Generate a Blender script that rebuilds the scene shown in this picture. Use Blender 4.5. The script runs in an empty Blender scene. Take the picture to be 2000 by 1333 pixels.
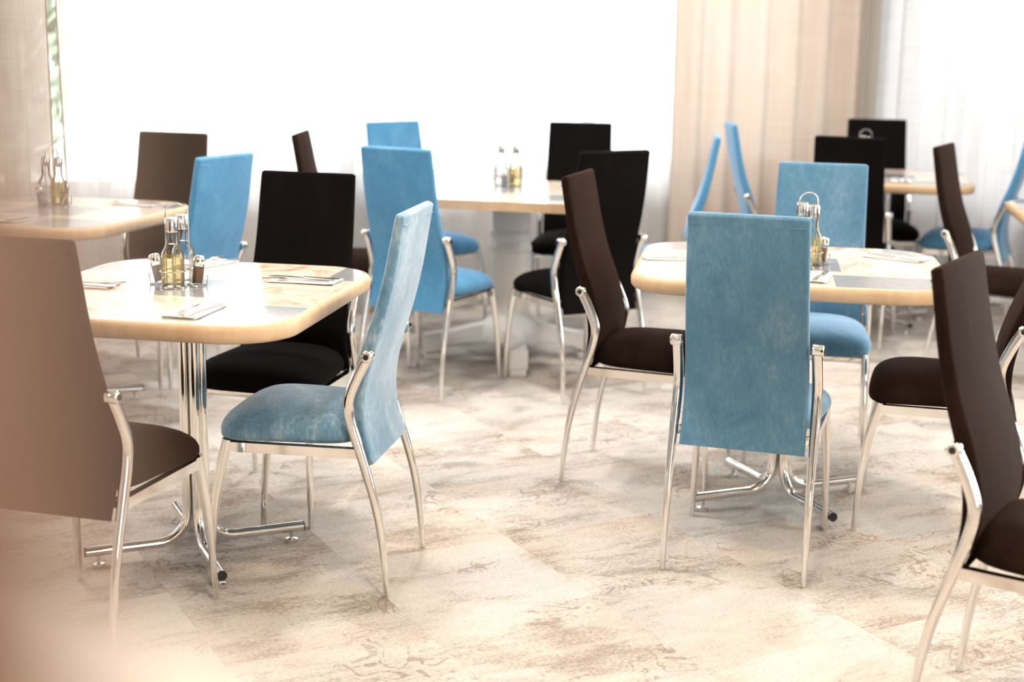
import bpy, bmesh, math, random
from mathutils import Vector, Matrix
random.seed(7)
R = math.radians
scene = bpy.context.scene
C = scene.collection

# ------------------------------------------------------------------ camera
cam_d = bpy.data.cameras.new('camera'); cam = bpy.data.objects.new('camera', cam_d); C.objects.link(cam)
cam_d.sensor_width = 36.0; cam_d.lens = 2850.0 / 2000.0 * 36.0
cam_d.clip_start = 0.01; cam_d.clip_end = 200
CAM_Z, PITCH, ROLL = 1.463, 12.10, 0.96
cam.matrix_world = Matrix.Translation((0, 0, CAM_Z)) @ Matrix.Rotation(R(90 - PITCH), 4, 'X') @ Matrix.Rotation(R(ROLL), 4, 'Z')
cam_d.dof.use_dof = True; cam_d.dof.focus_distance = 3.9; cam_d.dof.aperture_fstop = 2.2; cam_d.dof.aperture_blades = 0
scene.camera = cam

# ------------------------------------------------------------------ sky, exposure
world = bpy.data.worlds.new('overcast_sky'); scene.world = world; world.use_nodes = True
bg = world.node_tree.nodes['Background']; bg.inputs[0].default_value = (0.97, 0.985, 1.0, 1); bg.inputs[1].default_value = 11.0
vs = scene.view_settings
vs.view_transform = 'Standard'; vs.look = 'None'; vs.gamma = 1.0; vs.use_curve_mapping = False; vs.exposure = 0.10
LAMP_POWER = 27.0
cy = scene.cycles; cy.max_bounces = 5; cy.diffuse_bounces = 2; cy.glossy_bounces = 3; cy.transmission_bounces = 3; cy.transparent_max_bounces = 10
cy.caustics_reflective = False; cy.caustics_refractive = False; cy.sample_clamp_indirect = 6.0

# ------------------------------------------------------------------ the room's own axes (27.9 degrees off the camera's)
RA = 27.9
U = Vector((math.cos(R(RA)), math.sin(R(RA)), 0)); N = Vector((-math.sin(R(RA)), math.cos(R(RA)), 0))
def RP(a, b, z=0): return U * a + N * b + Vector((0, 0, z))
XL, XR, YB, YF, HC = -4.6, 6.2, 7.10, -3.4, 2.95     # left wall, right wall, window wall, rear wall, ceiling

# ------------------------------------------------------------------ materials
def mat(name):
    m = bpy.data.materials.new(name); m.use_nodes = True
    nt = m.node_tree
    return m, nt, nt.nodes['Principled BSDF']
def nd(nt, t, **kw):
    n = nt.nodes.new(t)
    for k, v in kw.items(): setattr(n, k, v)
    return n
def setp(b, **kw):
    names = dict(col='Base Color', rough='Roughness', metal='Metallic', sheen='Sheen Weight', sheenr='Sheen Roughness', sheent='Sheen Tint',
                 spec='Specular IOR Level', trans='Transmission Weight', ior='IOR', coat='Coat Weight')
    for k, v in kw.items():
        if k in ('col', 'sheent') and len(v) == 3: v = (*v, 1)
        b.inputs[names[k]].default_value = v
def ramp(nt, fac, stops):
    r = nd(nt, 'ShaderNodeValToRGB')
    e = r.color_ramp.elements
    while len(e) < len(stops): e.new(0.5)
    for i, (p, c) in enumerate(stops):
        e[i].position = p; e[i].color = (*c, 1) if len(c) == 3 else c
    nt.links.new(fac, r.inputs[0]); return r.outputs[0]
def noise(nt, vec, scale, detail=4, rough=0.55, dist=0.0):
    n = nd(nt, 'ShaderNodeTexNoise'); n.inputs['Scale'].default_value = scale; n.inputs['Detail'].default_value = detail
    n.inputs['Roughness'].default_value = rough; n.inputs['Distortion'].default_value = dist
    if vec is not None: nt.links.new(vec, n.inputs['Vector'])
    return n.outputs['Fac']
def mapping(nt, vec, scale=(1, 1, 1), rot=(0, 0, 0), loc=(0, 0, 0)):
    m = nd(nt, 'ShaderNodeMapping'); m.inputs['Scale'].default_value = scale; m.inputs['Rotation'].default_value = rot; m.inputs['Location'].default_value = loc
    nt.links.new(vec, m.inputs['Vector']); return m.outputs[0]
def math_(nt, op, a, b=None):
    m = nd(nt, 'ShaderNodeMath', operation=op)
    for i, v in enumerate((a, b)):
        if v is None: continue
        if isinstance(v, (int, float)): m.inputs[i].default_value = v
        else: nt.links.new(v, m.inputs[i])
    return m.outputs[0]
def mixc(nt, fac, a, b, bt='MIX'):
    m = nd(nt, 'ShaderNodeMix', data_type='RGBA', blend_type=bt)
    for s, v in ((0, fac), (6, a), (7, b)):
        if isinstance(v, (int, float)): m.inputs[s].default_value = v
        elif isinstance(v, tuple): m.inputs[s].default_value = (*v, 1) if len(v) == 3 else v
        else: nt.links.new(v, m.inputs[s])
    return m.outputs[2]
def bump(nt, b, h, strength, dist=0.002):
    n = nd(nt, 'ShaderNodeBump'); n.inputs['Strength'].default_value = strength; n.inputs['Distance'].default_value = dist
    nt.links.new(h, n.inputs['Height']); nt.links.new(n.outputs[0], b.inputs['Normal'])

def m_velvet(name, dark, mid, light, sheen, sheent, nap=1.0):
    m, nt, b = mat(name)
    tc = nd(nt, 'ShaderNodeTexCoord'); oi = nd(nt, 'ShaderNodeObjectInfo')
    off = nd(nt, 'ShaderNodeVectorMath', operation='ADD'); cx = nd(nt, 'ShaderNodeCombineXYZ')
    r = math_(nt, 'MULTIPLY', oi.outputs['Random'], 37.0)
    nt.links.new(r, cx.inputs[0]); nt.links.new(r, cx.inputs[2])
    nt.links.new(tc.outputs['Object'], off.inputs[0]); nt.links.new(cx.outputs[0], off.inputs[1])
    v = mapping(nt, off.outputs[0], scale=(1, 1, 0.55))
    big = noise(nt, v, 9, 6, 0.66, 0.5)
    fine = noise(nt, mapping(nt, off.outputs[0], scale=(3, 3, 1)), 38, 4, 0.65)
    f = math_(nt, 'ADD', math_(nt, 'MULTIPLY', big, 0.62), math_(nt, 'MULTIPLY', fine, 0.38))
    nt.links.new(ramp(nt, f, [(0.5 - 0.17 * nap, dark), (0.5, mid), (0.5 + 0.17 * nap, light)]), b.inputs['Base Color'])
    setp(b, rough=0.85, sheen=sheen, sheenr=0.45, sheent=sheent, spec=0.06)
    bump(nt, b, noise(nt, off.outputs[0], 420, 2), 0.12, 0.0008)
    return m
M = {}
M['blue'] = m_velvet('blue velvet', (0.085, 0.205, 0.335), (0.120, 0.268, 0.410), (0.215, 0.365, 0.490), 0.75, (0.72, 0.86, 1.0))
M['blue_brushed'] = m_velvet('brushed pale blue velvet', (0.090, 0.215, 0.345), (0.175, 0.325, 0.455), (0.42, 0.54, 0.62), 0.85, (0.85, 0.93, 1.0), 0.85)
M['blue_flare'] = m_velvet('blue velvet with flare tone', (0.070, 0.235, 0.430), (0.090, 0.285, 0.500), (0.135, 0.345, 0.555), 0.6, (0.72, 0.86, 1.0))  # far chairs' copy of the blue, lens flare brightness put into the colour
M['black'] = m_velvet('black velvet', (0.0035, 0.003, 0.003), (0.005, 0.004, 0.004), (0.008, 0.006, 0.006), 0.0, (0.55, 0.40, 0.36))
M['hazed'] = m_velvet('taupe brown velvet', (0.042, 0.030, 0.023), (0.050, 0.036, 0.027), (0.058, 0.043, 0.033), 0.05, (0.6, 0.5, 0.4))  # foreground blur haze put into the colour; the fabric itself is near black
M['brown'] = m_velvet('dark brown velvet', (0.011, 0.0058, 0.0038), (0.016, 0.0082, 0.0054), (0.026, 0.0135, 0.0090), 0.045, (0.9, 0.48, 0.32))

def plain(name, col, rough=0.5, metal=0.0, **kw):
    m, nt, b = mat(name); setp(b, col=col, rough=rough, metal=metal, **kw); return m
def m_chrome():
    m, nt, b = mat('polished chrome'); setp(b, col=(0.82, 0.80, 0.77), metal=1.0)
    tc = nd(nt, 'ShaderNodeTexCoord')
    nt.links.new(ramp(nt, noise(nt, tc.outputs['Object'], 14, 3), [(0.3, (0.05,) * 3), (0.75, (0.14,) * 3)]), b.inputs['Roughness'])
    return m
M['chrome'] = m_chrome()
M['rubber'] = plain('black plastic cap', (0.012, 0.012, 0.012), 0.45)
M['paint'] = plain('white painted wood', (0.88, 0.865, 0.84), 0.38)
M['steel'] = plain('stainless steel', (0.70, 0.69, 0.67), 0.18, 1.0)
M['paper'] = plain('white paper napkin', (0.86, 0.84, 0.81), 0.9)
M['salt'] = plain('white salt', (0.85, 0.85, 0.84), 0.9)
M['pepper'] = plain('ground brown pepper', (0.42, 0.25, 0.14), 0.9)
M['white_frame'] = plain('white window frame', (0.80, 0.80, 0.79), 0.4)
M['bark'] = plain('bark', (0.10, 0.07, 0.045), 0.9)
M['hem'] = plain('grey beige hem tape', (0.42, 0.37, 0.33), 0.8)

def m_wall(name, col):
    m, nt, b = mat(name); tc = nd(nt, 'ShaderNodeTexCoord')
    n1 = noise(nt, tc.outputs['Object'], 1.3, 4)
    nt.links.new(mixc(nt, n1, tuple(c * 0.94 for c in col), tuple(min(1, c * 1.05) for c in col)), b.inputs['Base Color'])
    setp(b, rough=0.85); bump(nt, b, noise(nt, tc.outputs['Object'], 160, 3), 0.08, 0.001); return m
M['wall'] = m_wall('warm beige wall paint', (0.66, 0.60, 0.54))
M['ceiling'] = m_wall('white ceiling paint', (0.80, 0.78, 0.75))
M['pale_wall'] = m_wall('pale cream partition paint', (0.86, 0.83, 0.79))
M['pave'] = m_wall('pale paving', (0.75, 0.74, 0.72))

def m_wood(name, a, bcol, sc=1.0, rough=0.45):
    m, nt, b = mat(name); tc = nd(nt, 'ShaderNodeTexCoord')
    v = mapping(nt, tc.outputs['Object'], scale=(22 * sc, 22 * sc, 1.6 * sc))
    f = noise(nt, v, 2.2, 5, 0.6, 0.6)
    nt.links.new(ramp(nt, f, [(0.3, a), (0.7, bcol)]), b.inputs['Base Color']); setp(b, rough=rough); return m
M['beech'] = m_wood('beech edge', (0.62, 0.42, 0.24), (0.72, 0.52, 0.33), 0.6)
M['oak'] = m_wood('brown stained oak', (0.185, 0.095, 0.052), (0.205, 0.108, 0.060), 1.0, 0.6)

def m_laminate():
    m, nt, b = mat('printed tabletop laminate'); tc = nd(nt, 'ShaderNodeTexCoord')
    sp = nd(nt, 'ShaderNodeSeparateXYZ'); nt.links.new(tc.outputs['Object'], sp.inputs[0])
    X, Y = sp.outputs[0], sp.outputs[1]
    def rect(x0, x1, y0, y1):
        a = math_(nt, 'MULTIPLY', math_(nt, 'GREATER_THAN', X, x0), math_(nt, 'LESS_THAN', X, x1))
        c = math_(nt, 'MULTIPLY', math_(nt, 'GREATER_THAN', Y, y0), math_(nt, 'LESS_THAN', Y, y1))
        return math_(nt, 'MULTIPLY', a, c)
    wood = ramp(nt, noise(nt, mapping(nt, tc.outputs['Object'], scale=(1.2, 14, 1)), 6, 5, 0.6, 0.5), [(0.3, (0.66, 0.55, 0.44)), (0.55, (0.77, 0.68, 0.58)), (0.8, (0.84, 0.78, 0.70))])
    col = wood
    photo = ramp(nt, noise(nt, tc.outputs['Object'], 9, 5, 0.6, 1.2), [(0.30, (0.58, 0.27, 0.15)), (0.42, (0.76, 0.52, 0.37)), (0.52, (0.80, 0.69, 0.58)), (0.75, (0.84, 0.79, 0.73))])
    for q in ((0.06, 0.30, 0.20, 0.46), (0.16, 0.42, -0.17, 0.11), (-0.46, -0.2, -0.16, 0.14), (-0.18, 0.08, -0.44, -0.15)):
        col = mixc(nt, rect(*q), col, photo)
    grey = ramp(nt, noise(nt, tc.outputs['Object'], 60, 4, 0.7), [(0.3, (0.27, 0.27, 0.28)), (0.7, (0.37, 0.37, 0.38))])
    for q in ((-0.15, 0.15, -0.12, 0.14), (0.12, 0.42, -0.41, -0.19), (0.31, 0.48, 0.22, 0.45), (-0.42, -0.2, 0.20, 0.42)):
        col = mixc(nt, rect(*q), col, grey)
    nt.links.new(col, b.inputs['Base Color']); setp(b, rough=0.16, spec=0.6)
    return m
M['laminate'] = m_laminate()

def m_glass(name, col=(1, 1, 1), tr=0.82, rough=0.02):
    m, nt, b = mat(name); nt.nodes.remove(b)
    out = nt.nodes['Material Output']
    t = nd(nt, 'ShaderNodeBsdfTransparent'); t.inputs[0].default_value = (*col, 1)
    g = nd(nt, 'ShaderNodeBsdfGlossy'); g.inputs['Roughness'].default_value = rough
    fr = nd(nt, 'ShaderNodeFresnel'); fr.inputs[0].default_value = 1.5
    f2 = math_(nt, 'ADD', math_(nt, 'MULTIPLY', fr.outputs[0], 0.9), 1 - tr - 0.1)
    mx = nd(nt, 'ShaderNodeMixShader')
    nt.links.new(f2, mx.inputs[0]); nt.links.new(t.outputs[0], mx.inputs[1]); nt.links.new(g.outputs[0], mx.inputs[2])
    nt.links.new(mx.outputs[0], out.inputs[0]); return m
M['pane'] = m_glass('clear window glass', (0.97, 0.985, 0.98), 0.9)
M['bottle_glass'] = m_glass('clear bottle glass', (0.985, 0.99, 0.985), 0.90)
def m_liquid(name, col):
    m, nt, b = mat(name); nt.nodes.remove(b)
    t = nd(nt, 'ShaderNodeBsdfTransparent'); t.inputs[0].default_value = (*col, 1)
    tl = nd(nt, 'ShaderNodeBsdfTranslucent'); tl.inputs[0].default_value = (*col, 1)
    mx = nd(nt, 'ShaderNodeMixShader'); mx.inputs[0].default_value = 0.22
    nt.links.new(t.outputs[0], mx.inputs[1]); nt.links.new(tl.outputs[0], mx.inputs[2]); nt.links.new(mx.outputs[0], nt.nodes['Material Output'].inputs[0]); return m
M['oil'] = m_liquid('pale golden oil', (0.99, 0.90, 0.66))
M['vinegar'] = m_liquid('clear vinegar', (0.98, 0.98, 0.95))

def m_cloth(name, col, transp, transl, weave=900.0, slub=0.10, tcol=None):
    m, nt, b = mat(name); tc = nd(nt, 'ShaderNodeTexCoord')
    v = nd(nt, 'ShaderNodeUVMap')
    h = noise(nt, mapping(nt, v.outputs[0], scale=(2, 220, 1)), 1.0, 3, 0.6)
    w = noise(nt, mapping(nt, v.outputs[0], scale=(220, 2, 1)), 1.0, 3, 0.6)
    f = math_(nt, 'MULTIPLY', math_(nt, 'ADD', h, w), 0.5)
    colr = ramp(nt, f, [(0.35, tuple(c * (1 - 2 * slub) for c in col)), (0.65, col)])
    d = nd(nt, 'ShaderNodeBsdfDiffuse'); tl = nd(nt, 'ShaderNodeBsdfTranslucent'); tp = nd(nt, 'ShaderNodeBsdfTransparent')
    nt.links.new(colr, d.inputs[0]); nt.links.new(colr, tl.inputs[0])
    if tcol: tp.inputs[0].default_value = (*tcol, 1)
    a = nd(nt, 'ShaderNodeMixShader'); a.inputs[0].default_value = transl
    nt.links.new(d.outputs[0], a.inputs[1]); nt.links.new(tl.outputs[0], a.inputs[2])
    c = nd(nt, 'ShaderNodeMixShader')
    tf = math_(nt, 'ADD', math_(nt, 'MULTIPLY', math_(nt, 'SUBTRACT', 0.5, f), 1.6 * slub), transp)
    nt.links.new(tf, c.inputs[0]); nt.links.new(a.outputs[0], c.inputs[1]); nt.links.new(tp.outputs[0], c.inputs[2])
    nt.links.new(c.outputs[0], nt.nodes['Material Output'].inputs[0]); nt.nodes.remove(b); return m
M['sheer'] = m_cloth('white sheer voile', (0.92, 0.915, 0.91), 0.16, 0.70)
M['linen'] = m_cloth('beige linen drape', (0.73, 0.61, 0.52), 0.01, 0.13, slub=0.10)
M['linen_pale'] = m_cloth('pale oatmeal linen', (0.80, 0.74, 0.66), 0.11, 0.48, slub=0.24)
M['sheer_dense'] = m_cloth('white pleated voile', (0.85, 0.85, 0.87), 0.015, 0.13)

def m_carpet():
    m, nt, b = mat('distressed vintage carpet tile'); tc = nd(nt, 'ShaderNodeTexCoord'); oi = nd(nt, 'ShaderNodeObjectInfo')
    rnd = oi.outputs['Random']
    cx = nd(nt, 'ShaderNodeCombineXYZ'); nt.links.new(math_(nt, 'MULTIPLY', rnd, 91.0), cx.inputs[0]); nt.links.new(math_(nt, 'MULTIPLY', rnd, 57.0), cx.inputs[1])
    o = nd(nt, 'ShaderNodeVectorMath', operation='ADD'); nt.links.new(tc.outputs['Object'], o.inputs[0]); nt.links.new(cx.outputs[0], o.inputs[1])
    v = o.outputs[0]
    blot = noise(nt, mapping(nt, v, scale=(1, 1.7, 1)), 3.4, 3, 0.6, 0.5)           # worn areas
    streak = noise(nt, mapping(nt, v, scale=(9, 46, 1)), 1.0, 5, 0.68, 0.8)         # drawn-out wear along the pile
    grain = noise(nt, mapping(nt, v, scale=(75, 150, 1)), 1.0, 4, 0.75)
    # scroll ornament
    sv = nd(nt, 'ShaderNodeTexNoise'); sv.inputs['Scale'].default_value = 4.8; sv.inputs['Detail'].default_value = 1.5; sv.inputs['Distortion'].default_value = 2.2
    nt.links.new(v, sv.inputs['Vector'])
    ln = math_(nt, 'ABSOLUTE', math_(nt, 'SUBTRACT', math_(nt, 'FRACT', math_(nt, 'MULTIPLY', sv.outputs['Fac'], 6.0)), 0.5))
    ln = ramp(nt, ln, [(0.0, (1, 1, 1)), (0.07, (1, 1, 1)), (0.13, (0, 0, 0))])
    orn = math_(nt, 'MULTIPLY', ln, ramp(nt, noise(nt, v, 2.6, 2), [(0.52, (0, 0, 0)), (0.62, (1, 1, 1))]))
    s = math_(nt, 'ADD', math_(nt, 'MULTIPLY', blot, 0.95), math_(nt, 'MULTIPLY', streak, 0.52))
    s = math_(nt, 'ADD', s, math_(nt, 'MULTIPLY', grain, 0.95))
    s = math_(nt, 'ADD', s, math_(nt, 'MULTIPLY', rnd, 0.16))
    s = math_(nt, 'ADD', s, math_(nt, 'MULTIPLY', orn, 0.20))
    col = ramp(nt, math_(nt, 'MULTIPLY', s, 0.405), [(0.44, (0.74, 0.69, 0.635)), (0.54, (0.65, 0.595, 0.54)), (0.585, (0.48, 0.415, 0.36)), (0.68, (0.34, 0.285, 0.24))])
    tint = ramp(nt, noise(nt, v, 2.0, 2), [(0.35, (0.93, 0.97, 1.0)), (0.5, (1, 1, 1)), (0.65, (1.0, 0.95, 0.91))])
    col = mixc(nt, 1.0, col, tint, 'MULTIPLY')
    # woven loops
    wv = nd(nt, 'ShaderNodeTexVoronoi'); wv.inputs['Scale'].default_value = 260; nt.links.new(tc.outputs['Object'], wv.inputs['Vector'])
    col = mixc(nt, 0.55, col, ramp(nt, wv.outputs['Distance'], [(0.0, (1.16,) * 3), (0.8, (0.66,) * 3)]), 'MULTIPLY')
    nt.links.new(col, b.inputs['Base Color']); setp(b, rough=0.95, spec=0.08)
    bump(nt, b, wv.outputs['Distance'], -0.5, 0.002)
    return m
M['carpet'] = m_carpet()
M['underlay'] = plain('grey carpet backing', (0.30, 0.27, 0.24), 0.95)
def m_leaf():
    m, nt, b = mat('fresh green leaf'); oi = nd(nt, 'ShaderNodeTexCoord')
    f = noise(nt, oi.outputs['Object'], 1.5, 3)
    col = ramp(nt, f, [(0.35, (0.30, 0.42, 0.31)), (0.65, (0.46, 0.58, 0.46))])
    nt.links.new(col, b.inputs['Base Color']); setp(b, rough=0.6); return m
M['leaf'] = m_leaf()
def m_emit(name, col, s):
    m, nt, b = mat(name); setp(b, col=(0.8, 0.8, 0.8)); b.inputs['Emission Color'].default_value = (*col, 1); b.inputs['Emission Strength'].default_value = s; return m
M['lamp_glow'] = m_emit('warm lamp diffuser', (1.0, 0.80, 0.58), 6.0)

# ------------------------------------------------------------------ object helpers
def link(name, me, m, parent=None, smooth=True):
    o = bpy.data.objects.new(name, me); C.objects.link(o)
    if m is not None:
        me.materials.clear(); me.materials.append(M[m])
    if smooth:
        for p in me.polygons: p.use_smooth = True
    if parent is not None: o.parent = parent
    return o
def mesh(name, v, f):
    me = bpy.data.meshes.new(name); me.from_pydata([tuple(p) for p in v], [], f); me.update(); return me
def from_bm(name, bm):
    me = bpy.data.meshes.new(name); bm.to_mesh(me); bm.free(); return me
def tag(o, label=None, cat=None, group=None, kind=None):
    if label: o['label'] = label
    if cat: o['category'] = cat
    if group: o['group'] = group
    if kind: o['kind'] = kind
    return o
def thing(name, label, cat, loc=(0, 0, 0), rz=0.0, group=None):
    o = bpy.data.objects.new(name, None); C.objects.link(o); o.empty_display_size = 0.1
    o.location = loc; o.rotation_euler = (0, 0, rz); return tag(o, label, cat, group)
def copy_tree(o, parent=None):
    c = o.copy(); C.objects.link(c); c.parent = parent
    for ch in list(o.children): copy_tree(ch, c)
    return c
def autosmooth(me, ang=40):
    bm = bmesh.new(); bm.from_mesh(me)
    for e in bm.edges:
        if len(e.link_faces) == 2 and e.calc_face_angle(0) > R(ang): e.smooth = False
    bm.to_mesh(me); bm.free()

def catmull(pts, n):
    P = [Vector(p) for p in pts]; P = [P[0] * 2 - P[1]] + P + [P[-1] * 2 - P[-2]]; out = []
    for i in range(1, len(P) - 2):
        for k in range(n):
            t = k / n; a, b, c, d = P[i - 1:i + 3]
            out.append(0.5 * ((2 * b) + (c - a) * t + (2 * a - 5 * b + 4 * c - d) * t * t + (3 * b - a - 3 * c + d) * t ** 3))
    out.append(P[-2].copy()); return out
def tube_data(pts, rad, seg=12, flat=1.0, up=(1, 0, 0), closed=False, caps=True):
    """tube along pts; rad = number or list (interpolated); flat scales the radius along `up`"""
    n = len(pts); pts = [Vector(p) for p in pts]
    def rr(i):
        if isinstance(rad, (int, float)): return rad
        t = i / (n - 1) * (len(rad) - 1); k = min(int(t), len(rad) - 2); return rad[k] + (rad[k + 1] - rad[k]) * (t - k)
    v, f = [], []; ref = Vector(up)
    for i in range(n):
        if closed: d = pts[(i + 1) % n] - pts[i - 1]
        else: d = pts[min(i + 1, n - 1)] - pts[max(i - 1, 0)]
        d.normalize(); a = ref - d * ref.dot(d)
        if a.length < 1e-4: a = d.orthogonal()
        a.normalize(); b = d.cross(a); ref = a if up == 'follow' else ref
        for k in range(seg):
            t = 2 * math.pi * k / seg
            v.append(pts[i] + a * (math.cos(t) * rr(i) * flat) + b * (math.sin(t) * rr(i)))
    m = n if closed else n - 1
    for i in range(m):
        for k in range(seg):
            a, b = i * seg + k, i * seg + (k + 1) % seg; c, d = ((i + 1) % n) * seg + (k + 1) % seg, ((i + 1) % n) * seg + k
            f.append((a, d, c, b))
    if caps and not closed:
        f.append(tuple(range(seg))); f.append(tuple(range((n - 1) * seg + seg - 1, (n - 1) * seg - 1, -1)))
    return v, f
def tube(name, pts, rad, **kw):
    me = mesh(name, *tube_data(pts, rad, **kw)); autosmooth(me); return me
def merge(name, parts):
    V, F = [], []
    for v, f in parts:
        o = len(V); V += [Vector(p) for p in v]; F += [tuple(i + o for i in q) for q in f]
    me = mesh(name, V, F); autosmooth(me); return me
def lathe_data(prof, seg=24, c=(0, 0, 0)):
    v, f = [], []; n = len(prof)
    for r, z in prof:
        for k in range(seg):
            t = 2 * math.pi * k / seg; v.append(Vector((c[0] + r * math.cos(t), c[1] + r * math.sin(t), c[2] + z)))
    for i in range(n - 1):
        for k in range(seg): f.append((i * seg + k, i * seg + (k + 1) % seg, (i + 1) * seg + (k + 1) % seg, (i + 1) * seg + k))
    f.append(tuple(range(seg - 1, -1, -1))); f.append(tuple(range((n - 1) * seg, n * seg))); return v, f
def lathe(name, prof, seg=24):
    me = mesh(name, *lathe_data(prof, seg)); autosmooth(me); return me
def box_data(x0, x1, y0, y1, z0, z1):
    v = [(x, y, z) for z in (z0, z1) for y in (y0, y1) for x in (x0, x1)]
    return v, [(0, 2, 3, 1), (4, 5, 7, 6), (0, 1, 5, 4), (2, 6, 7, 3), (0, 4, 6, 2), (1, 3, 7, 5)]
def box(name, x0, x1, y0, y1, z0, z1, bev=0.0, seg=2):
    me = mesh(name, *box_data(x0, x1, y0, y1, z0, z1))
    if bev:
        bm = bmesh.new(); bm.from_mesh(me); bmesh.ops.bevel(bm, geom=bm.edges[:], offset=bev, segments=seg, affect='EDGES', profile=0.5); bm.to_mesh(me); bm.free(); autosmooth(me, 50)
    return me
def rrect(hx, hy, r, n=8):
    out = []
    for cx, cy, a0 in ((hx - r, hy - r, 0), (-hx + r, hy - r, 90), (-hx + r, -hy + r, 180), (hx - r, -hy + r, 270)):
        for k in range(n + 1):
            t = R(a0 + 90 * k / n); out.append((cx + r * math.cos(t), cy + r * math.sin(t)))
    return out

# ------------------------------------------------------------------ setting
ROOM_Z = R(RA)
def room_box(name, a0, a1, b0, b1, z0, z1, m, kind='structure', bev=0.0, parent=None):
    o = link(name, box(name, a0, a1, b0, b1, z0, z1, bev), m, parent, smooth=bev > 0)
    if parent is None: o.rotation_euler = (0, 0, ROOM_Z)
    if kind: o['kind'] = kind
    return o
floor = room_box('floor', XL, XR, YF, YB, -0.10, -0.006, 'underlay')
tag(floor, 'beige and grey distressed carpet tile floor')
# carpet tiles, half a metre square, each its own piece
TS = 0.5
tile_me = None
def visible_tile(a, b):
    p = RP(a, b); X, Z = p.x, p.y
    if Z < 2.3: return False
    return abs(X) < 0.40 * Z + 0.55
tile_me = box('carpet_tile', -TS / 2 + 0.0002, TS / 2 - 0.0002, -TS / 2 + 0.0002, TS / 2 - 0.0002, -0.007, 0.0)
seen, unseen = [], []
a = XL + TS / 2
ia = 0
while a < XR:
    b = YB - TS / 2
    while b > YF:
        (seen if visible_tile(a, b) else unseen).append((a, b)); b -= TS
    a += TS
for i, (a, b) in enumerate(seen):
    o = bpy.data.objects.new('carpet_tile', tile_me); C.objects.link(o); o.parent = floor
    if i == 0: tile_me.materials.append(M['carpet'])
    o.location = (a, b, 0)
rest = []
for a, b in unseen: rest.append(box_data(a - TS / 2 + 0.0007, a + TS / 2 - 0.0007, b - TS / 2 + 0.0007, b + TS / 2 - 0.0007, -0.007, 0.0))
o = link('carpet_field', merge('carpet_field', rest), 'carpet', floor, False); o['kind'] = 'stuff'

room_box('ceiling', XL - 0.2, XR + 0.2, YF - 0.2, YB + 0.2, HC, HC + 0.15, 'ceiling')
def wall_with_openings(name, axis, s0, s1, c0, c1, openings, sill, head):
    """axis 'a': wall runs along a at b in [c0,c1]; axis 'b': runs along b at a in [c0,c1]"""
    parts = []
    def bx(u0, u1, z0, z1):
        if u1 - u0 < 1e-4: return
        parts.append(box_data(u0, u1, c0, c1, z0, z1) if axis == 'a' else box_data(c0, c1, u0, u1, z0, z1))
    bx(s0, s1, -0.1, sill); bx(s0, s1, head, HC)
    u = s0
    for o0, o1 in openings: bx(u, o0, sill, head); u = o1
    bx(u, s1, sill, head)
    o = link(name, merge(name, parts), 'wall', None, False); o.rotation_euler = (0, 0, ROOM_Z); o['kind'] = 'structure'; return o
back_open = [(-4.3, -1.96), (-1.9, 0.44), (0.5, 2.74), (2.8, 5.75)]
right_open = [(-2.9, -0.7), (-0.5, 1.7), (1.9, 4.1), (4.2, 6.9)]
wb = wall_with_openings('wall_back', 'a', XL - 0.2, XR + 0.2, YB, YB + 0.2, back_open, 0.66, 2.6)
wr = wall_with_openings('wall_right', 'b', YF, YB, XR, XR + 0.2, right_open, 0.50, 2.6)
wl = wall_with_openings('wall_left', 'b', YF, YB, XL - 0.2, XL, [], 0.5, 2.6)
wf = wall_with_openings('wall_front', 'a', XL - 0.2, XR + 0.2, YF - 0.2, YF, [(0.9, 2.2)], 0.30, 2.75)
for o, l in ((wb, 'beige window wall behind the white sheer curtains'), (wr, 'beige side wall with tall windows on the right')): o['label'] = l
for o in (wl, wf): o['label'] = 'warm beige painted room wall out of view'
wn = 0
def window(axis, o0, o1, c, sill, head, wallname):
    global wn; wn += 1
    fr = []
    t = 0.05
    def bx(u0, u1, z0, z1):
        return box_data(u0, u1, c - 0.03, c + 0.03, z0, z1) if axis == 'a' else box_data(c - 0.03, c + 0.03, u0, u1, z0, z1)
    mid = (o0 + o1) / 2
    fr += [bx(o0, o0 + t, sill, head), bx(o1 - t, o1, sill, head), bx(o0 + t, o1 - t, sill, sill + t), bx(o0 + t, o1 - t, head - t, head), bx(mid - 0.03, mid + 0.03, sill + t, head - t)]
    w = bpy.data.objects.new('window_%d' % wn, None); C.objects.link(w); w.rotation_euler = (0, 0, ROOM_Z); tag(w, 'tall white framed window pane pair', kind='structure')
    link('window_frame', merge('window_frame', fr), 'white_frame', w, False)
    for u0, u1 in ((o0 + t, mid - 0.03), (mid + 0.03, o1 - t)):
        g = box_data(u0, u1, c - 0.003, c + 0.003, sill + t, head - t) if axis == 'a' else box_data(c - 0.003, c + 0.003, u0, u1, sill + t, head - t)
        link('pane', mesh('pane', *g), 'pane', w, False)
    s = box('window_sill', o0 - 0.03, o1 + 0.03, c - 0.13, c - 0.03, sill - 0.03, sill, 0.006) if axis == 'a' else box('window_sill', c - 0.13, c - 0.03, o0 - 0.03, o1 + 0.03, sill - 0.03, sill, 0.006)
    if c > 0: link('window_sill', s, 'white_frame', w)
for o0, o1 in back_open: window('a', o0, o1, YB + 0.1, 0.66, 2.6, 'back')
for o0, o1 in right_open: window('b', o0, o1, XR + 0.1, 0.50, 2.6, 'right')
for o0, o1 in [(0.9, 2.2)]: window('a', o0, o1, YF - 0.1, 0.30, 2.75, 'front')
bb = room_box('baseboard_back', XL, XR, YB - 0.015, YB, 0.0, 0.08, 'white_frame', bev=0.004)
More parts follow.
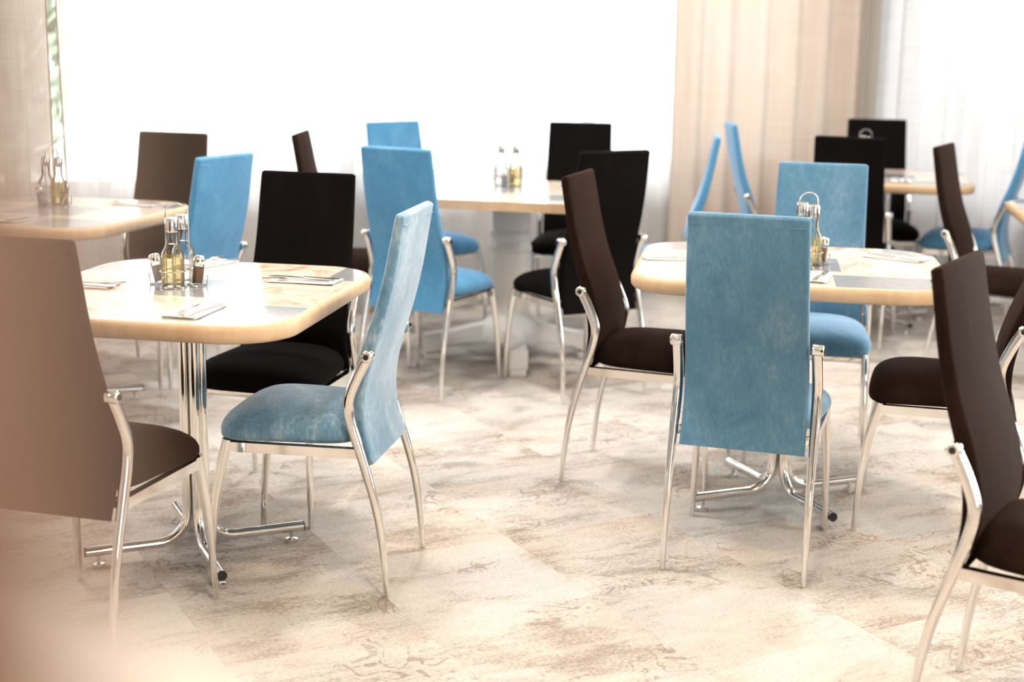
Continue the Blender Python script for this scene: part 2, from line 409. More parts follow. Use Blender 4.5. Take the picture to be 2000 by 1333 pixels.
bb2 = room_box('baseboard_right', XR - 0.015, XR, YF, YB - 0.016, 0.0, 0.08, 'white_frame', bev=0.004)
g = room_box('ground_outside', -40, 40, YB + 0.2, 60, -0.5, -0.3, 'pave'); g['label'] = 'pale paving outside the windows'
g = room_box('ground_beside', XR + 0.2, 40, -30, YB + 0.2, -0.5, -0.3, 'pave'); g['label'] = 'pale paving outside the side windows'

# curtains: wavy cloth hung from the ceiling along room line
def curtain(name, axis, u0, u1, c, m, pitch, depth, label, cat, z0=0.015, seed=1, u0b=None, kind=None):
    rng = random.Random(seed); L = u1 - u0; n = max(24, int(L / pitch * 12)); nz = 14
    ph = rng.uniform(0, 6)
    def wave(s, z):
        k = s * L / pitch
        w = math.sin(2 * math.pi * k + ph + 0.9 * math.sin(0.7 * k + ph)) + 0.35 * math.sin(2 * math.pi * k * 0.43 + 1.7 * ph)
        return depth * w * (0.75 + 0.25 * math.sin(2.3 * k + z))
    v, f, uv = [], [], []
    for j in range(nz + 1):
        z = z0 + (HC - 0.03 - z0) * j / nz
        for i in range(n + 1):
            s = i / n
            lo = u0 if u0b is None else u0b + (u0 - u0b) * (j / nz) ** 0.8
            uu = lo + (u1 - lo) * s; cc = c + wave(s, z * 0.5)
            v.append((uu, cc, z) if axis == 'a' else (cc, uu, z)); uv.append((s * L, z))
    for j in range(nz):
        for i in range(n): f.append((j * (n + 1) + i, j * (n + 1) + i + 1, (j + 1) * (n + 1) + i + 1, (j + 1) * (n + 1) + i))
    me = mesh(name, v, f); lay = me.uv_layers.new(name='UVMap')
    for lp in me.loops: lay.data[lp.index].uv = uv[lp.vertex_index]
    o = link(name, me, m); o.rotation_euler = (0, 0, ROOM_Z); tag(o, label, cat)
    # side hems, thin stitched tapes
    for col in (0, n):
        p = [Vector(v[j * (n + 1) + col]) for j in range(nz + 1)]
        link('side_hem', tube('side_hem', p, 0.0035, seg=6), 'hem', o)
    return o
GAP_A = 1.10
CB = 6.94
CR = 6.06
curtain('sheer_curtain', 'a', 1.30, 3.00, CB, 'sheer', 0.16, 0.022, 'white sheer curtain behind the dark chair and blue chair at left', 'curtain', seed=3, u0b=1.34)
curtain('sheer_curtain', 'a', 2.98, 4.72, CB - 0.075, 'sheer', 0.17, 0.024, 'white sheer curtain behind the white pedestal table', 'curtain', seed=5)
curtain('linen_drape', 'a', 4.60, 5.92, CB - 0.16, 'linen', 0.21, 0.055, 'heavy beige linen drape gathered in the room corner', 'curtain', seed=8)
curtain('linen_curtain', 'a', -0.3, 1.265, CB - 0.03, 'linen_pale', 0.20, 0.02, 'pale oatmeal linen curtain at the far left edge', 'curtain', seed=11)
curtain('sheer_curtain', 'b', 4.4, 6.62, CR, 'sheer_dense', 0.19, 0.05, 'white sheer curtain with deep folds on the right window', 'curtain', seed=14)
curtain('sheer_curtain', 'b', 6.60, 6.92, CR + 0.07, 'sheer_dense', 0.16, 0.02, 'narrow white sheer curtain beside the beige drape, behind the farthest black chair', 'curtain', seed=17)

# trees beyond the window
def tree(loc, h, r, label, seed):
    rng = random.Random(seed)
    t = thing('garden_tree', label, 'tree', loc)
    link('trunk', tube('trunk', catmull([(0, 0, 0), (0.05, 0.03, h * 0.3), (-0.04, 0, h * 0.62)], 5), [0.11, 0.09, 0.05], seg=10), 'bark', t)
    V, F = [], []
    for _ in range(2600):
        d = Vector((rng.gauss(0, 1), rng.gauss(0, 1), rng.gauss(0, 1))).normalized() * (rng.random() ** 0.4)
        p = Vector((d.x * r, d.y * r, h * 0.58 + d.z * h * 0.42)); q = Vector((rng.gauss(0, 1), rng.gauss(0, 1), rng.gauss(0, 1))).normalized()
        s = q.orthogonal().normalized(); w = q.cross(s); L = rng.uniform(0.07, 0.12); o = len(V)
        V += [p - s * L, p + w * L * 0.5 + q * 0.01, p + s * L, p - w * L * 0.5 + q * 0.01]; F.append((o, o + 1, o + 2, o + 3))
    link('foliage', mesh('foliage', V, F), 'leaf', t, False)
for i, (a, b, h, r, l) in enumerate(((1.75, 11.3, 3.4, 0.85, 'green leafy tree seen through the gap between curtains'),)):
    p = RP(a, b, -0.3); tree(p, h, r, l, 40 + i)

# ceiling lamps (above the frame): recessed disc lights over the aisles, plus added far fill
def ceiling_lamp(a, b, label, power=None, col=(1.0, 0.73, 0.48)):
    p = RP(a, b, HC)
    t = thing('ceiling_light', label, 'lamp', p, 0, 'recessed ceiling lights')
    link('rim', lathe('rim', [(0.15, -0.001), (0.175, -0.001), (0.175, -0.02), (0.15, -0.024)], 28), 'white_frame', t)
    link('diffuser', lathe('diffuser', [(0.001, -0.012), (0.149, -0.012), (0.149, -0.016), (0.001, -0.018)], 28), 'lamp_glow', t)
    ld = bpy.data.lights.new('lamp_light', 'AREA'); ld.shape = 'DISK'; ld.size = 0.28; ld.energy = power or LAMP_POWER; ld.color = col
    lo = bpy.data.objects.new('lamp_light', ld); C.objects.link(lo); lo.parent = t; lo.location = (0, 0, -0.03)
for a in (-1.6, 1.2, 4.0):
    for b in (-0.8, 2.0): ceiling_lamp(a, b, 'round recessed warm ceiling light above the aisle, out of view')
for a, b in ((0.4, 5.2), (2.4, 5.6), (4.6, 5.6), (1.6, 4.0), (3.6, 4.0)): ceiling_lamp(a, b, 'added neutral fill light disc above the far tables, out of view', LAMP_POWER * 1.1, (1.0, 0.95, 0.90))  # unseen fill lights, added to brighten the far floor and tabletops

# foreground: brown stained post and pale low partition right beside the lens
jamb = link('trim_1', box('trim_1', -0.16, -0.0402, 0.115, 0.135, 0.0, HC, 0.003), 'oak'); tag(jamb, 'blurred brown wooden door jamb close to the camera at left edge', kind='structure')
def slab(name, outline, z0, z1, bev):
    n = len(outline); v, f = [], []
    rings = [(z0, 0), (z1 - bev, 0), (z1 - bev * 0.3, bev * 0.3), (z1, bev)]
    cx = sum(p[0] for p in outline) / n; cy = sum(p[1] for p in outline) / n
    for z, ins in rings:
        for x, y in outline:
            d = Vector((x - cx, y - cy)); L = d.length; k = (L - ins) / L; v.append((cx + d.x * k, cy + d.y * k, z))
    for j in range(3):
        for i in range(n): f.append((j * n + i, j * n + (i + 1) % n, (j + 1) * n + (i + 1) % n, (j + 1) * n + i))
    f.append(tuple(range(n - 1, -1, -1))); f.append(tuple(range(3 * n, 4 * n))); m_ = mesh(name, v, f); autosmooth(m_, 50); return m_
part = link('wall_partition', slab('wall_partition', [(-0.045, 0.20), (-0.046, 0.245), (-0.052, 0.264), (-0.075, 0.285), (-0.10, 0.303), (-0.13, 0.318), (-0.17, 0.325), (-0.40, 0.325), (-0.40, 0.17), (-0.07, 0.17)], 0.0, 1.343, 0.006), 'pale_wall'); tag(part, 'pale cream low partition with rounded corner, blurred in the lower left', kind='structure')

# ------------------------------------------------------------------ chairs
def backrest_mesh():
    # rear-surface profile (y, z), top to bottom, with thickness
    prof = [(-0.262, 1.000, 0.024), (-0.258, 0.985, 0.026), (-0.247, 0.92, 0.028), (-0.231, 0.83, 0.030), (-0.207, 0.73, 0.033), (-0.179, 0.64, 0.038), (-0.160, 0.56, 0.042), (-0.154, 0.50, 0.042), (-0.158, 0.44, 0.036), (-0.170, 0.39, 0.026), (-0.181, 0.352, 0.018)]
    cp = catmull([(0, y, z) for y, z, t in prof], 4); ct = catmull([(t, 0, 0) for y, z, t in prof], 4)
    v, f = [], []; n = len(cp); sec = 0
    for i, p in enumerate(cp):
        d = (cp[min(i + 1, n - 1)] - cp[max(i - 1, 0)]).normalized(); nv = Vector((0, -d.z, d.y))   # forward normal
        if nv.y < 0: nv = -nv
        t = ct[i].x; s = (1.0 - p.z) / 0.65; hw = 0.159 + 0.012 * max(0, s)
        ins = 0.0
        if i < 3: ins = (0.008, 0.003, 0.0005)[i]
        o = rrect(hw - ins, t / 2 - (0.006 if i == 0 else 0.002 if i == 1 else 0), min(0.010, t / 2 * 0.8) * (0.6 if i == 0 else 1), 3)
        sec = len(o)
        for x, q in o:
            # slight crown across the front
            v.append(p + nv * (q + t / 2 - (0.004 * (x / hw) ** 2)) + Vector((x, 0, 0)))
    for i in range(n - 1):
        for k in range(sec): f.append((i * sec + k, i * sec + (k + 1) % sec, (i + 1) * sec + (k + 1) % sec, (i + 1) * sec + k))
    f.append(tuple(range(sec - 1, -1, -1))); f.append(tuple(range((n - 1) * sec, n * sec)))
    me = mesh('backrest', v, f); bm = bmesh.new(); bm.from_mesh(me); bmesh.ops.recalc_face_normals(bm, faces=bm.faces[:]); bm.to_mesh(me); bm.free(); autosmooth(me, 60); return me
def seat_mesh():
    v, f = [], []; nu, nv = 40, 15
    def spow(c, e): return math.copysign(abs(c) ** e, c)
    for j in range(nv + 1):
        ph = -math.pi / 2 + math.pi * j / nv; cz = spow(math.cos(ph), 0.55 if ph > 0 else 0.22); sz = spow(math.sin(ph), 0.85)
        for i in range(nu):
            t = 2 * math.pi * i / nu; x = spow(math.cos(t), 0.42) * cz; y = spow(math.sin(t), 0.42) * cz
            Y = 0.048 + 0.198 * y; hw = 0.198 + 0.018 * y
            z = 0.422 + (0.055 * sz if sz > 0 else 0.028 * sz) + 0.012 * max(0, 1 - x * x) * (1 if sz > 0 else 0) - (0.012 * max(0, y) ** 3)
            v.append((x * hw, Y, z))
    for j in range(nv):
        for i in range(nu): f.append((j * nu + i, j * nu + (i + 1) % nu, (j + 1) * nu + (i + 1) % nu, (j + 1) * nu + i))
    me = mesh('seat', v, f); bm = bmesh.new(); bm.from_mesh(me); bmesh.ops.remove_doubles(bm, verts=bm.verts[:], dist=1e-5); bmesh.ops.recalc_face_normals(bm, faces=bm.faces[:]); bm.to_mesh(me); bm.free(); return me
BACK, SEAT = backrest_mesh(), seat_mesh()
SEATB, BACKB = {}, {}
def rear_leg(s):
    p = catmull([(0.187 * s, -0.172, 0.638), (0.188 * s, -0.145, 0.585), (0.189 * s, -0.124, 0.525), (0.190 * s, -0.131, 0.465), (0.191 * s, -0.152, 0.398), (0.192 * s, -0.193, 0.26), (0.193 * s, -0.214, 0.14), (0.194 * s, -0.226, 0.0)], 5)
    return tube('leg', p, [0.0148, 0.0150, 0.0152, 0.0148, 0.0138, 0.0118, 0.0098, 0.0082], seg=12, flat=0.95)
def front_leg(s):
    p = catmull([(0.186 * s, 0.206, 0.400), (0.190 * s, 0.229, 0.30), (0.196 * s, 0.246, 0.18), (0.202 * s, 0.257, 0.0)], 5)
    return tube('leg', p, [0.0145, 0.0138, 0.0112, 0.0082], seg=12, flat=0.95)
RL_, RR_, FL_, FR_ = rear_leg(-1), rear_leg(1), front_leg(-1), front_leg(1)
def knob_mesh(s):
    p = [(0.1745 * s, -0.175, 0.644), (0.206 * s, -0.175, 0.644)]
    p = [(0.1745 * s, -0.175, 0.644), (0.1760 * s, -0.175, 0.644), (0.2025 * s, -0.175, 0.644), (0.2045 * s, -0.175, 0.644), (0.206 * s, -0.175, 0.644)]
    parts = [tube_data(p, [0.0140, 0.0155, 0.0155, 0.0140, 0.0105], seg=18, up=(0, 0, 1))]
    me = merge('arm_cap', parts); bm = bmesh.new(); bm.from_mesh(me); bmesh.ops.recalc_face_normals(bm, faces=bm.faces[:]); bm.to_mesh(me); bm.free(); return me
KN = {s: knob_mesh(s) for s in (-1, 1)}
SCREW = {s: tube('screw', [(0.2055 * s, -0.175, 0.644), (0.2085 * s, -0.175, 0.644)], 0.0075, seg=12, up=(0, 0, 1)) for s in (-1, 1)}
RAILS = {s: merge('seat_rail', [([Vector(p) for p in ((0.176 * s, -0.150, z) for z in (0.372, 0.398))] + [Vector((0.198 * s, -0.150, z)) for z in (0.398, 0.372)] + [Vector((0.174 * s, 0.205, z)) for z in (0.368, 0.394)] + [Vector((0.196 * s, 0.205, z)) for z in (0.394, 0.368)],
          [(0, 1, 2, 3), (4, 7, 6, 5), (0, 4, 5, 1), (1, 5, 6, 2), (2, 6, 7, 3), (3, 7, 4, 0)])]) for s in (-1, 1)}
CROSS = box('cross_rail', -0.175, 0.175, 0.188, 0.208, 0.370, 0.394, 0.002); CROSS_B = box('cross_rail', -0.178, 0.178, -0.150, -0.132, 0.372, 0.396, 0.002)
SEAM = tube('seam', [(x, -0.2572 - 0.004 * (x / 0.159) ** 2, 0.974) for x in (-0.150, -0.10, -0.05, 0.0, 0.05, 0.10, 0.150)], 0.0020, seg=6, up=(0, 0, 1))
for k_, me_ in list(RAILS.items()):
    bm = bmesh.new(); bm.from_mesh(me_); bmesh.ops.recalc_face_normals(bm, faces=bm.faces[:]); bm.to_mesh(me_); bm.free()
def build_chair(col):
    t = thing('dining_chair', 'x', 'chair')
    link('seat', SEAT.copy(), col, t); b = link('backrest', BACK.copy(), col, t); link('seam', SEAM.copy(), col, b)
    for me_ in (RL_, RR_, FL_, FR_): link('leg', me_, 'chrome', t)
    for s in (-1, 1):
        k = link('arm_cap', KN[s], 'chrome', t); link('screw', SCREW[s], 'rubber', k)
        link('seat_rail', RAILS[s], 'chrome', t, False)
    link('cross_rail', CROSS, 'chrome', t); link('cross_rail', CROSS_B, 'chrome', t)
    return t
protos = {}
def chair(col, x, y, yaw, label, group):
    if col not in protos: protos[col] = build_chair(col); o = protos[col]
    else: o = copy_tree(protos[col])
    o.location = (x, y, 0); o.rotation_euler = (0, 0, -R(yaw)); tag(o, label, 'chair', group); return o
G1, G2, G3, G4 = 'chairs at the left dining table', 'chairs at the right dining table', 'chairs around the white pedestal table', 'chairs at the tables by the curtains'
CH = [
 ('blue_brushed', -0.504, 3.825, -79.7, 'pale blue velvet chair in side view at the left table, chrome legs fully visible', G1),
 ('blue', 0.680, 3.988, 17.4, 'blue velvet chair seen straight from behind, nearest the right table', G2),
 ('brown', -1.022, 3.374, 16.0, 'brown-looking chair cut off by the left edge, seen from behind', G1),
 ('black', -0.721, 4.422, -165.7, 'black chair behind the left table, facing the camera', G1),
 ('blue_flare', -0.349, 5.913, 27.2, 'flare-brightened blue chair seen from behind, left of the white pedestal table', G3),
 ('black', 0.270, 5.929, -28.6, 'black chair seen from behind, right of the white pedestal column', G3),
 ('brown', 0.445, 4.725, 108.6, 'dark brown chair facing right towards the back of the near blue chair', G2),
 ('brown', 1.150, 2.914, 122.6, 'dark brown chair in the near right corner of the picture', G2),
 ('blue', 1.062, 5.068, 193.0, 'light blue chair on the far side of the right table, facing the camera', G2),
 ('black', 1.616, 6.953, 20.5, 'black chair directly behind the light blue chair, seen from its back', G4),
 ('black', 1.976, 7.915, 186.0, 'farthest black chair at the right, behind the farthest table', G4),
 ('black', 0.300, 7.20, 186.6, 'black chair behind the white pedestal table, facing the camera', G3),
 ('hazed', -1.525, 6.063, 193.2, 'taupe brown chair by the sheer curtain behind the far left table', G4),
 ('blue_flare', -1.262, 5.357, -63.4, 'blue chair turned to the far left table, between a taupe and a black chair', G4),
 ('blue_flare', -0.448, 7.10, 139.9, 'blue chair mostly hidden, only its top shows above the flare-brightened blue chair', G3),
 ('brown', -0.693, 6.432, 92.6, 'narrow dark chair edge rising behind the black chair of the left table', G3),
 ('brown', 2.069, 6.220, 118.7, 'dark chair facing right in front of the right sheer curtain', G4),
 ('blue_flare', 2.369, 7.496, -64.9, 'blue chair facing left at the right edge beside the sheer curtain', G4),
 ('blue_flare', 0.667, 6.690, -83.5, 'blue chair in edge view leaning right, left one of the crossed pair by the drape', G3),
 ('blue_flare', 1.362, 7.61, 90.1, 'blue chair in edge view leaning left, right one of the crossed pair by the drape', G4),
 ('brown', 1.341, 4.301, -73.3, 'dark brown chair facing left at the right table, half hidden by the corner chair', G2),
]
for c in CH: chair(*c)

# ------------------------------------------------------------------ tables
TT = 0.76
def table_base(t, arm_ang, h=TT - 0.045, zc=0.044, off=(0, 0)):
    def put(o): o.location = (off[0], off[1], 0); return o
    for k in range(4):
        a = R(arm_ang + 90 * k); d = Vector((math.cos(a), math.sin(a), 0)); r0 = 0.024
        pts = [d * r0 + Vector((0, 0, h)), d * r0 + Vector((0, 0, 0.4)), d * r0 + Vector((0, 0, 0.15))]
        Rb = 0.085
        for q in range(1, 9):
            an = R(90 * q / 8 * 0.98); pts.append(d * (r0 + Rb * (1 - math.cos(an))) + Vector((0, 0, zc + Rb * (1 - math.sin(an)) + 0.0)))
        pts.append(d * 0.305 + Vector((0, 0, zc)))
        side = (-d.y, d.x, 0)
        tb = put(link('leg_tube', tube('leg_tube', pts, 0.0148, seg=14, up=side), 'chrome', t))
        link('end_cap', tube('end_cap', [d * 0.3045 + Vector((0, 0, zc)), d * 0.3085 + Vector((0, 0, zc))], 0.0138, seg=14, up=side), 'rubber', tb)
        gl = [(0.006, zc - 0.012), (0.006, 0.012), (0.018, 0.010), (0.019, 0.0)]
        link('glide', merge('glide', [lathe_data(gl, 12, tuple(d * 0.272))]), 'steel', tb)
    link('top_plate', box('top_plate', -0.16, 0.16, -0.16, 0.16, h - 0.002, h + 0.006, 0.002), 'steel', t)
def table_top(t, hx, hy, rc, th=0.044):
    o = rrect(hx - 0.016, hy - 0.016, rc - 0.012, 10); n = len(o)
    v = [(x, y, TT - th + 0.002) for x, y in o] + [(x, y, TT) for x, y in o]
    f = [tuple(range(n - 1, -1, -1)), tuple(range(n, 2 * n))] + [(i, (i + 1) % n, n + (i + 1) % n, n + i) for i in range(n)]
    link('tabletop', mesh('tabletop', v, f), 'laminate', t, False)
    prof = [(-0.015, -th), (-0.008, -th), (-0.002, -th + 0.006), (0.0, -th * 0.6), (0.0, -th * 0.35), (-0.003, -0.007), (-0.010, -0.001), (-0.0155, 0.0004)]
    base = rrect(hx, hy, rc, 10); vv, ff = [], []; n = len(base); k = len(prof)
    for i in range(n):
        p = Vector(base[i]); tn = (Vector(base[(i + 1) % n]) - Vector(base[i - 1])).normalized(); nr = Vector((tn.y, -tn.x))
        for q, z in prof: vv.append((p.x + nr.x * q, p.y + nr.y * q, TT + z))
    for i in range(n):
        for j in range(k - 1): ff.append((i * k + j, ((i + 1) % n) * k + j, ((i + 1) % n) * k + j + 1, i * k + j + 1))
    link('edge_band', mesh('edge_band', vv, ff), 'beech', t)
GT = 'rounded dining tables on chrome bases'
def table(x, y, rot, hx, hy, arm, label, rc=0.17, base=(0, 0)):
    t = thing('dining_table', label, 'table', (x, y, 0), R(rot), GT)
    table_top(t, hx, hy, rc); table_base(t, arm - rot, off=base); return t
T1 = table(-0.876, 3.895, -10, 0.415, 0.475, 24, 'rounded pale printed dining table at left holding oil and vinegar bottles')
T2 = table(0.862, 4.500, -9, 0.475, 0.420, 22.5, 'rounded printed dining table at right behind the near blue chair', base=(0, -0.045))
T3 = table(-1.745, 5.500, -15, 0.405, 0.440, 22, 'rounded pale table at the far left below the oatmeal curtain')
T5 = table(1.880, 7.430, -12, 0.42, 0.42, 20, 'farthest rounded table at right, between two black chairs')
T6 = table(2.540, 6.020, -10, 0.45, 0.42, 50, 'rounded pale table cut off by the right picture edge')
# white pedestal table
t = thing('pedestal_table', 'white turned pedestal table with four arched feet in the middle background', 'table', (-0.012, 6.47, 0), 0)
tt = bpy.data.objects.new('top_pivot', None)
def ptop():
    rot = R(-12); 
    def rt(o): return [(x * math.cos(rot) - y * math.sin(rot), x * math.sin(rot) + y * math.cos(rot)) for x, y in o]
    o = rt(rrect(0.455, 0.455, 0.16, 10)); n = len(o)
    v = [(x, y, 0.722) for x, y in o] + [(x, y, 0.762) for x, y in o]
    return mesh('tabletop', v, [tuple(range(n - 1, -1, -1)), tuple(range(n, 2 * n))] + [(i, (i + 1) % n, n + (i + 1) % n, n + i) for i in range(n)])
link('tabletop', ptop(), 'laminate', t, False)
me_ = ptop(); bm = bmesh.new(); bm.from_mesh(me_); bmesh.ops.delete(bm, geom=[f for f in bm.faces if len(f.verts) > 4], context='FACES')
for v_ in bm.verts: v_.co.x *= 1.006; v_.co.y *= 1.006
me2 = from_bm('edge_band', bm); link('edge_band', me2, 'beech', t)
link('column', lathe('column', [(0.088, 0.722), (0.090, 0.70), (0.086, 0.66), (0.082, 0.60), (0.078, 0.585), (0.088, 0.575), (0.092, 0.56), (0.088, 0.545), (0.080, 0.54), (0.086, 0.525), (0.094, 0.51), (0.094, 0.495), (0.086, 0.485), (0.092, 0.44), (0.094, 0.38), (0.090, 0.30), (0.084, 0.22), (0.088, 0.20), (0.105, 0.185), (0.125, 0.16), (0.135, 0.145), (0.135, 0.09)][::-1], 32), 'paint', t)
for k in range(4):
    a = R(-84 + 90 * k); d = Vector((math.cos(a), math.sin(a), 0)); s = Vector((-d.y, d.x, 0))
    up = [(0.03, 0.165), (0.12, 0.162), (0.20, 0.145), (0.28, 0.125), (0.34, 0.118), (0.385, 0.112)]
    lo = [(0.03, 0.085), (0.12, 0.085), (0.20, 0.080), (0.28, 0.064), (0.33, 0.040), (0.385, 0.034)]
    v, f = [], []
    for (ru, zu), (rl, zl) in zip(up, lo):
        w = 0.042
        v += [d * ru + s * w + Vector((0, 0, zu)), d * ru - s * w + Vector((0, 0, zu)), d * rl - s * w + Vector((0, 0, zl)), d * rl + s * w + Vector((0, 0, zl))]
    for i in range(len(up) - 1):
        for j in range(4): f.append((i * 4 + j, i * 4 + (j + 1) % 4, (i + 1) * 4 + (j + 1) % 4, (i + 1) * 4 + j))
    f += [(3, 2, 1, 0), tuple(range(len(v) - 4, len(v)))]
    me_ = mesh('foot', v, f); bm = bmesh.new(); bm.from_mesh(me_); bmesh.ops.recalc_face_normals(bm, faces=bm.faces[:]); bm.to_mesh(me_); bm.free(); autosmooth(me_, 35)
    ft = link('foot', me_, 'paint', t)
    pb = box('foot_pad', -0.036, 0.036, -0.036, 0.036, 0.0, 0.034, 0.004); pd = link('foot_pad', pb, 'paint', ft); pd.location = d * 0.348; pd.rotation_euler = (0, 0, a)

# ------------------------------------------------------------------ condiment sets
def bottle(kind, fill):
    t = thing('condiment_bottle', 'x', 'bottle')
    h = 0.155
    out = [(0.026, 0.0), (0.0305, 0.004), (0.0315, 0.02), (0.0315, 0.078), (0.029, 0.092), (0.020, 0.108), (0.0165, 0.118), (0.0160, h)]
    link('glass_body', lathe('glass_body', out, 24), 'bottle_glass', t)
    li = [(0.025, 0.005), (0.0285, 0.008), (0.0285, fill)]
    link('liquid', lathe('liquid', li, 20), kind, t)
    c = link('cap', lathe('cap', [(0.0172, 0.148), (0.0178, 0.152), (0.0178, 0.182), (0.0165, 0.186)], 20), 'chrome', t)
    link('pour_spout', lathe('pour_spout', [(0.0105, 0.115), (0.0120, 0.150)], 14), 'bottle_glass', t)
    return t
def shaker(kind):
    t = thing('spice_shaker', 'x', 'shaker')
    link('glass_body', lathe('glass_body', [(0.0135, 0.0), (0.0150, 0.002), (0.0150, 0.060)], 18), 'bottle_glass', t)
    link('contents', lathe('contents', [(0.0128, 0.003), (0.0138, 0.004), (0.0138, 0.046)], 16), kind, t)
    link('cap', lathe('cap', [(0.0158, 0.056), (0.0162, 0.058), (0.0160, 0.070), (0.0135, 0.076), (0.008, 0.079)], 18), 'chrome', t)
    return t
def rack():
    t = thing('condiment_rack', 'x', 'rack')
    w = 0.0016
    def arc(cx, cy, r, z, a0, a1, n=18): return [Vector((cx + r * math.cos(R(a0 + (a1 - a0) * k / n)), cy + r * math.sin(R(a0 + (a1 - a0) * k / n)), z)) for k in range(n + 1)]
    base = [tube_data(arc(0, s * 0.034, 0.034, 0.0016, 0, 360, 24)[:-1], w, seg=6, up=(0, 0, 1), closed=True) for s in (-1, 1)]
    base += [tube_data(arc(0, s * 0.034, 0.034, 0.045, 0, 360, 24)[:-1], w, seg=6, up=(0, 0, 1), closed=True) for s in (-1, 1)]
    for s in (-1, 1):
        base.append(tube_data([(s * 0.034, 0, 0.0016), (s * 0.052, -0.018, 0.0016), (s * 0.075, -0.018, 0.0016), (s * 0.075, 0.018, 0.0016), (s * 0.052, 0.018, 0.0016), (s * 0.034, 0, 0.0016)], w, seg=6, up=(0, 0, 1)))
        base.append(tube_data([(s * 0.075, -0.016, 0.0016), (s * 0.079, -0.016, 0.03), (s * 0.079, 0.016, 0.03), (s * 0.075, 0.016, 0.0016)], w, seg=6, up=(0, 0, 1)))
    link('wire_base', merge('wire_base', base), 'steel', t)
    for s in (-1, 1):
        link('loop', tube('loop', catmull([(-0.018, s * 0.066, 0.0016), (-0.014, s * 0.0685, 0.026), (0, s * 0.069, 0.036), (0.014, s * 0.0685, 0.026), (0.018, s * 0.066, 0.0016)], 5), w, seg=6), 'steel', t)
    hp = [(-0.034, 0, 0.002), (-0.034, 0, 0.10), (-0.033, 0, 0.185)] + [(-0.033 * math.cos(R(180 * k / 12)), 0, 0.195 + 0.030 * math.sin(R(180 * k / 12))) for k in range(1, 12)] + [(0.033, 0, 0.185), (0.034, 0, 0.10), (0.034, 0, 0.002)]
    link('handle', tube('handle', hp, 0.0019, seg=8, up=(0, 1, 0)), 'steel', t)
    return t
cproto = {}
def inst(key, fn, M4, label, cat, group):
    if key not in cproto: cproto[key] = fn(); o = cproto[key]
    else: o = copy_tree(cproto[key])
    o.matrix_world = M4; tag(o, label, cat, group); return o
def condiments(x, y, rot, where, z=TT + 0.0005):
    B = Matrix.Translation((x, y, z)) @ Matrix.Rotation(R(rot), 4, 'Z')
    inst('rack', rack, B, 'wire condiment rack with tall handle on ' + where, 'rack', 'condiment racks')
    inst('oil', lambda: bottle('oil', 0.085), B @ Matrix.Translation((0, -0.034, 0.0035)), 'glass bottle half full of golden oil on ' + where, 'bottle', 'condiment bottles')
    inst('vin', lambda: bottle('vinegar', 0.070), B @ Matrix.Translation((0, 0.034, 0.0035)), 'glass bottle of clear vinegar on ' + where, 'bottle', 'condiment bottles')
    inst('salt', lambda: shaker('salt'), B @ Matrix.Translation((-0.053, 0, 0.0075)) @ Matrix.Rotation(R(-14), 4, 'Y'), 'salt shaker leaning in the rack on ' + where, 'shaker', 'salt and pepper shakers')
    inst('pepper', lambda: shaker('pepper'), B @ Matrix.Translation((0.055, 0, 0.0065)) @ Matrix.Rotation(R(7), 4, 'Y'), 'brown pepper shaker in the rack on ' + where, 'shaker', 'salt and pepper shakers')
condiments(-0.915, 3.935, -12, 'the left dining table')
condiments(0.905, 4.480, 20, 'the right dining table')
condiments(-1.790, 5.640, 60, 'the far left table')
condiments(-0.030, 6.600, 75, 'the white pedestal table')
condiments(1.800, 7.560, 10, 'the farthest right table')

# ------------------------------------------------------------------ napkins and cutlery
def flat(name, outline, th, bend=None):
    n = len(outline); v = []
    for z in (0, th):
        for x, y in outline: v.append((x, y, z + (bend(x) if bend else 0)))
    me = mesh(name, v, [tuple(range(n - 1, -1, -1)), tuple(range(n, 2 * n))] + [(i, (i + 1) % n, n + (i + 1) % n, n + i) for i in range(n)]); autosmooth(me, 40); return me
def fork():
    t = thing('fork', 'x', 'fork')
    bend = lambda x: 0.004 * math.sin(max(0, min(1, (x - 0.02) / 0.08)) * math.pi)
    hn = [(-0.095, -0.0055), (-0.09, -0.0065), (0.0, -0.003), (0.02, -0.0025), (0.035, -0.008), (0.05, -0.0115), (0.05, 0.0115), (0.035, 0.008), (0.02, 0.0025), (0.0, 0.003), (-0.09, 0.0065), (-0.095, 0.0055)]
    h = link('handle', flat('handle', hn, 0.0022, bend), 'steel', t, False)
    for k in range(4):
        y = -0.0095 + 0.00633 * k
        tn = tube('tine', [(0.0495, y, bend(0.05) + 0.0012), (0.07, y, bend(0.07) + 0.0012), (0.097, y, 0.003)], [0.0016, 0.0015, 0.0008], seg=6, up=(0, 0, 1)); link('tine', tn, 'steel', t)
    return t
def knife():
    t = thing('table_knife', 'x', 'knife')
    link('handle', flat('handle', [(-0.105, -0.006), (-0.1, -0.008), (-0.01, -0.0055), (0.0, -0.0055), (0.0, 0.0055), (-0.01, 0.0055), (-0.1, 0.008), (-0.105, 0.006)], 0.0045), 'steel', t, False)
    link('blade', flat('blade', [(0.0, -0.006), (0.05, -0.010), (0.09, -0.009), (0.108, 0.002), (0.105, 0.006), (0.0, 0.0055)], 0.0018), 'steel', t, False)
    return t
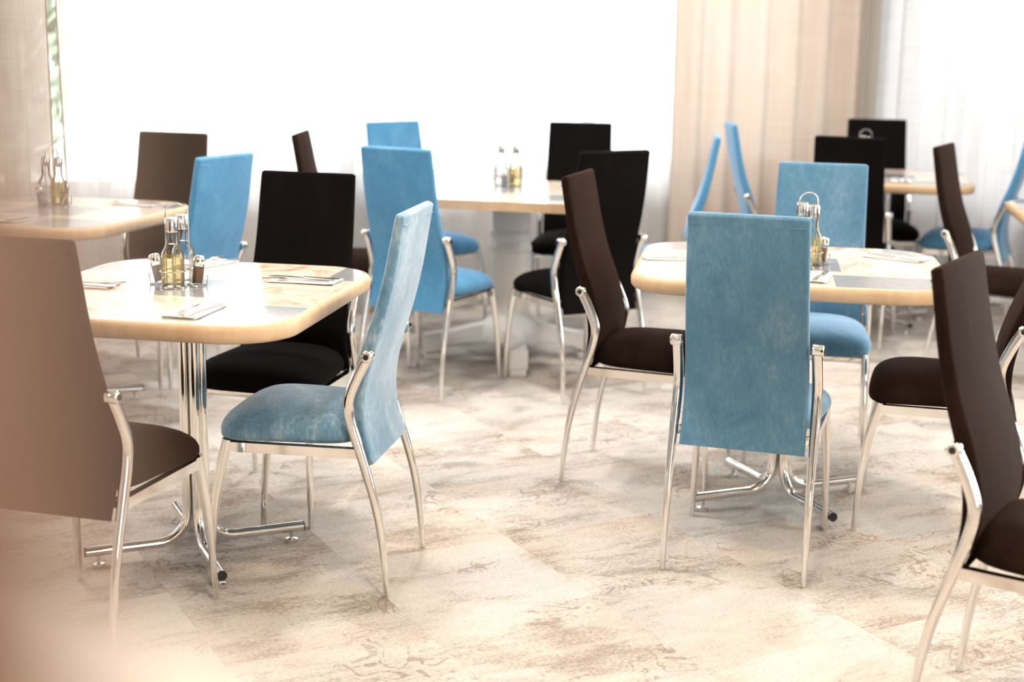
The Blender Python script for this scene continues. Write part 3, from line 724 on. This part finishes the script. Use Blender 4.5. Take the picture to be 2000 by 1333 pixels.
def napkin():
    t = thing('paper_napkin', 'x', 'napkin')
    for i, (dx, dy, a) in enumerate(((0, 0, 0), (0.003, 0.002, 2.5), (-0.002, 0.004, -2))):
        n_ = 9; V, F = [], []
        for zt in (0, 1):
            for i2 in range(n_):
                x = -0.095 + 0.19 * i2 / (n_ - 1)
                for y in (-0.045, 0.045):
                    V.append((x, y, 0.0006 + 0.0012 * i + zt * 0.0009 + 0.0012 * max(0, math.sin(i2 * 1.3 + i)) * (1 if abs(x) > 0.06 else 0) * i))
        F += [(2 * k, 2 * k + 1, 2 * k + 3, 2 * k + 2) for k in range(n_ - 1)] + [(2 * n_ + 2 * k, 2 * n_ + 2 * k + 2, 2 * n_ + 2 * k + 3, 2 * n_ + 2 * k + 1) for k in range(n_ - 1)]
        h_ = 2 * n_
        for k in range(n_ - 1):
            for e in (0, 1): F.append((2 * k + e, 2 * k + 2 + e, h_ + 2 * k + 2 + e, h_ + 2 * k + e))
        F += [(0, 1, h_ + 1, h_), (h_ - 2, h_ - 1, 2 * h_ - 1, 2 * h_ - 2)]
        p = link('fold', mesh('fold', V, F), 'paper', t, False); p.location = (dx, dy, 0); p.rotation_euler = (0, 0, R(a))
    return t
def place_setting(x, y, ang, where, parts='nfk', z=TT + 0.0006):
    B = Matrix.Translation((x, y, z)) @ Matrix.Rotation(R(ang), 4, 'Z')
    zz = 0.0
    if 'n' in parts: inst('napkin', napkin, B, 'folded white paper napkin ' + where, 'napkin', 'napkins on the tables'); zz = 0.0052
    if 'f' in parts: inst('fork', fork, B @ Matrix.Translation((0.02, 0.022, zz)) @ Matrix.Rotation(R(5), 4, 'Z'), 'steel fork on the napkin ' + where, 'fork', 'forks on the tables')
    if 'k' in parts: inst('knife', knife, B @ Matrix.Translation((0.012, -0.018, zz)) @ Matrix.Rotation(R(-4), 4, 'Z'), 'steel table knife on the napkin ' + where, 'knife', 'table knives')
place_setting(-0.790, 3.560, 78, 'at the near edge of the left table')
place_setting(-0.580, 4.030, 168, 'at the right side of the left table')
place_setting(-0.915, 4.290, 58, 'at the far side of the left table')
place_setting(-1.175, 3.910, -12, 'at the left side of the left table')
place_setting(0.885, 4.235, 72, 'at the near edge of the right table')
place_setting(1.225, 4.640, -38, 'at the far right corner of the right table')
place_setting(0.505, 4.560, 0, 'at the left end of the right table')
place_setting(-1.770, 5.215, 68, 'at the near edge of the far left table')
place_setting(-1.480, 5.720, 160, 'at the right side of the far left table')
place_setting(1.900, 7.170, 80, 'on the farthest right table')
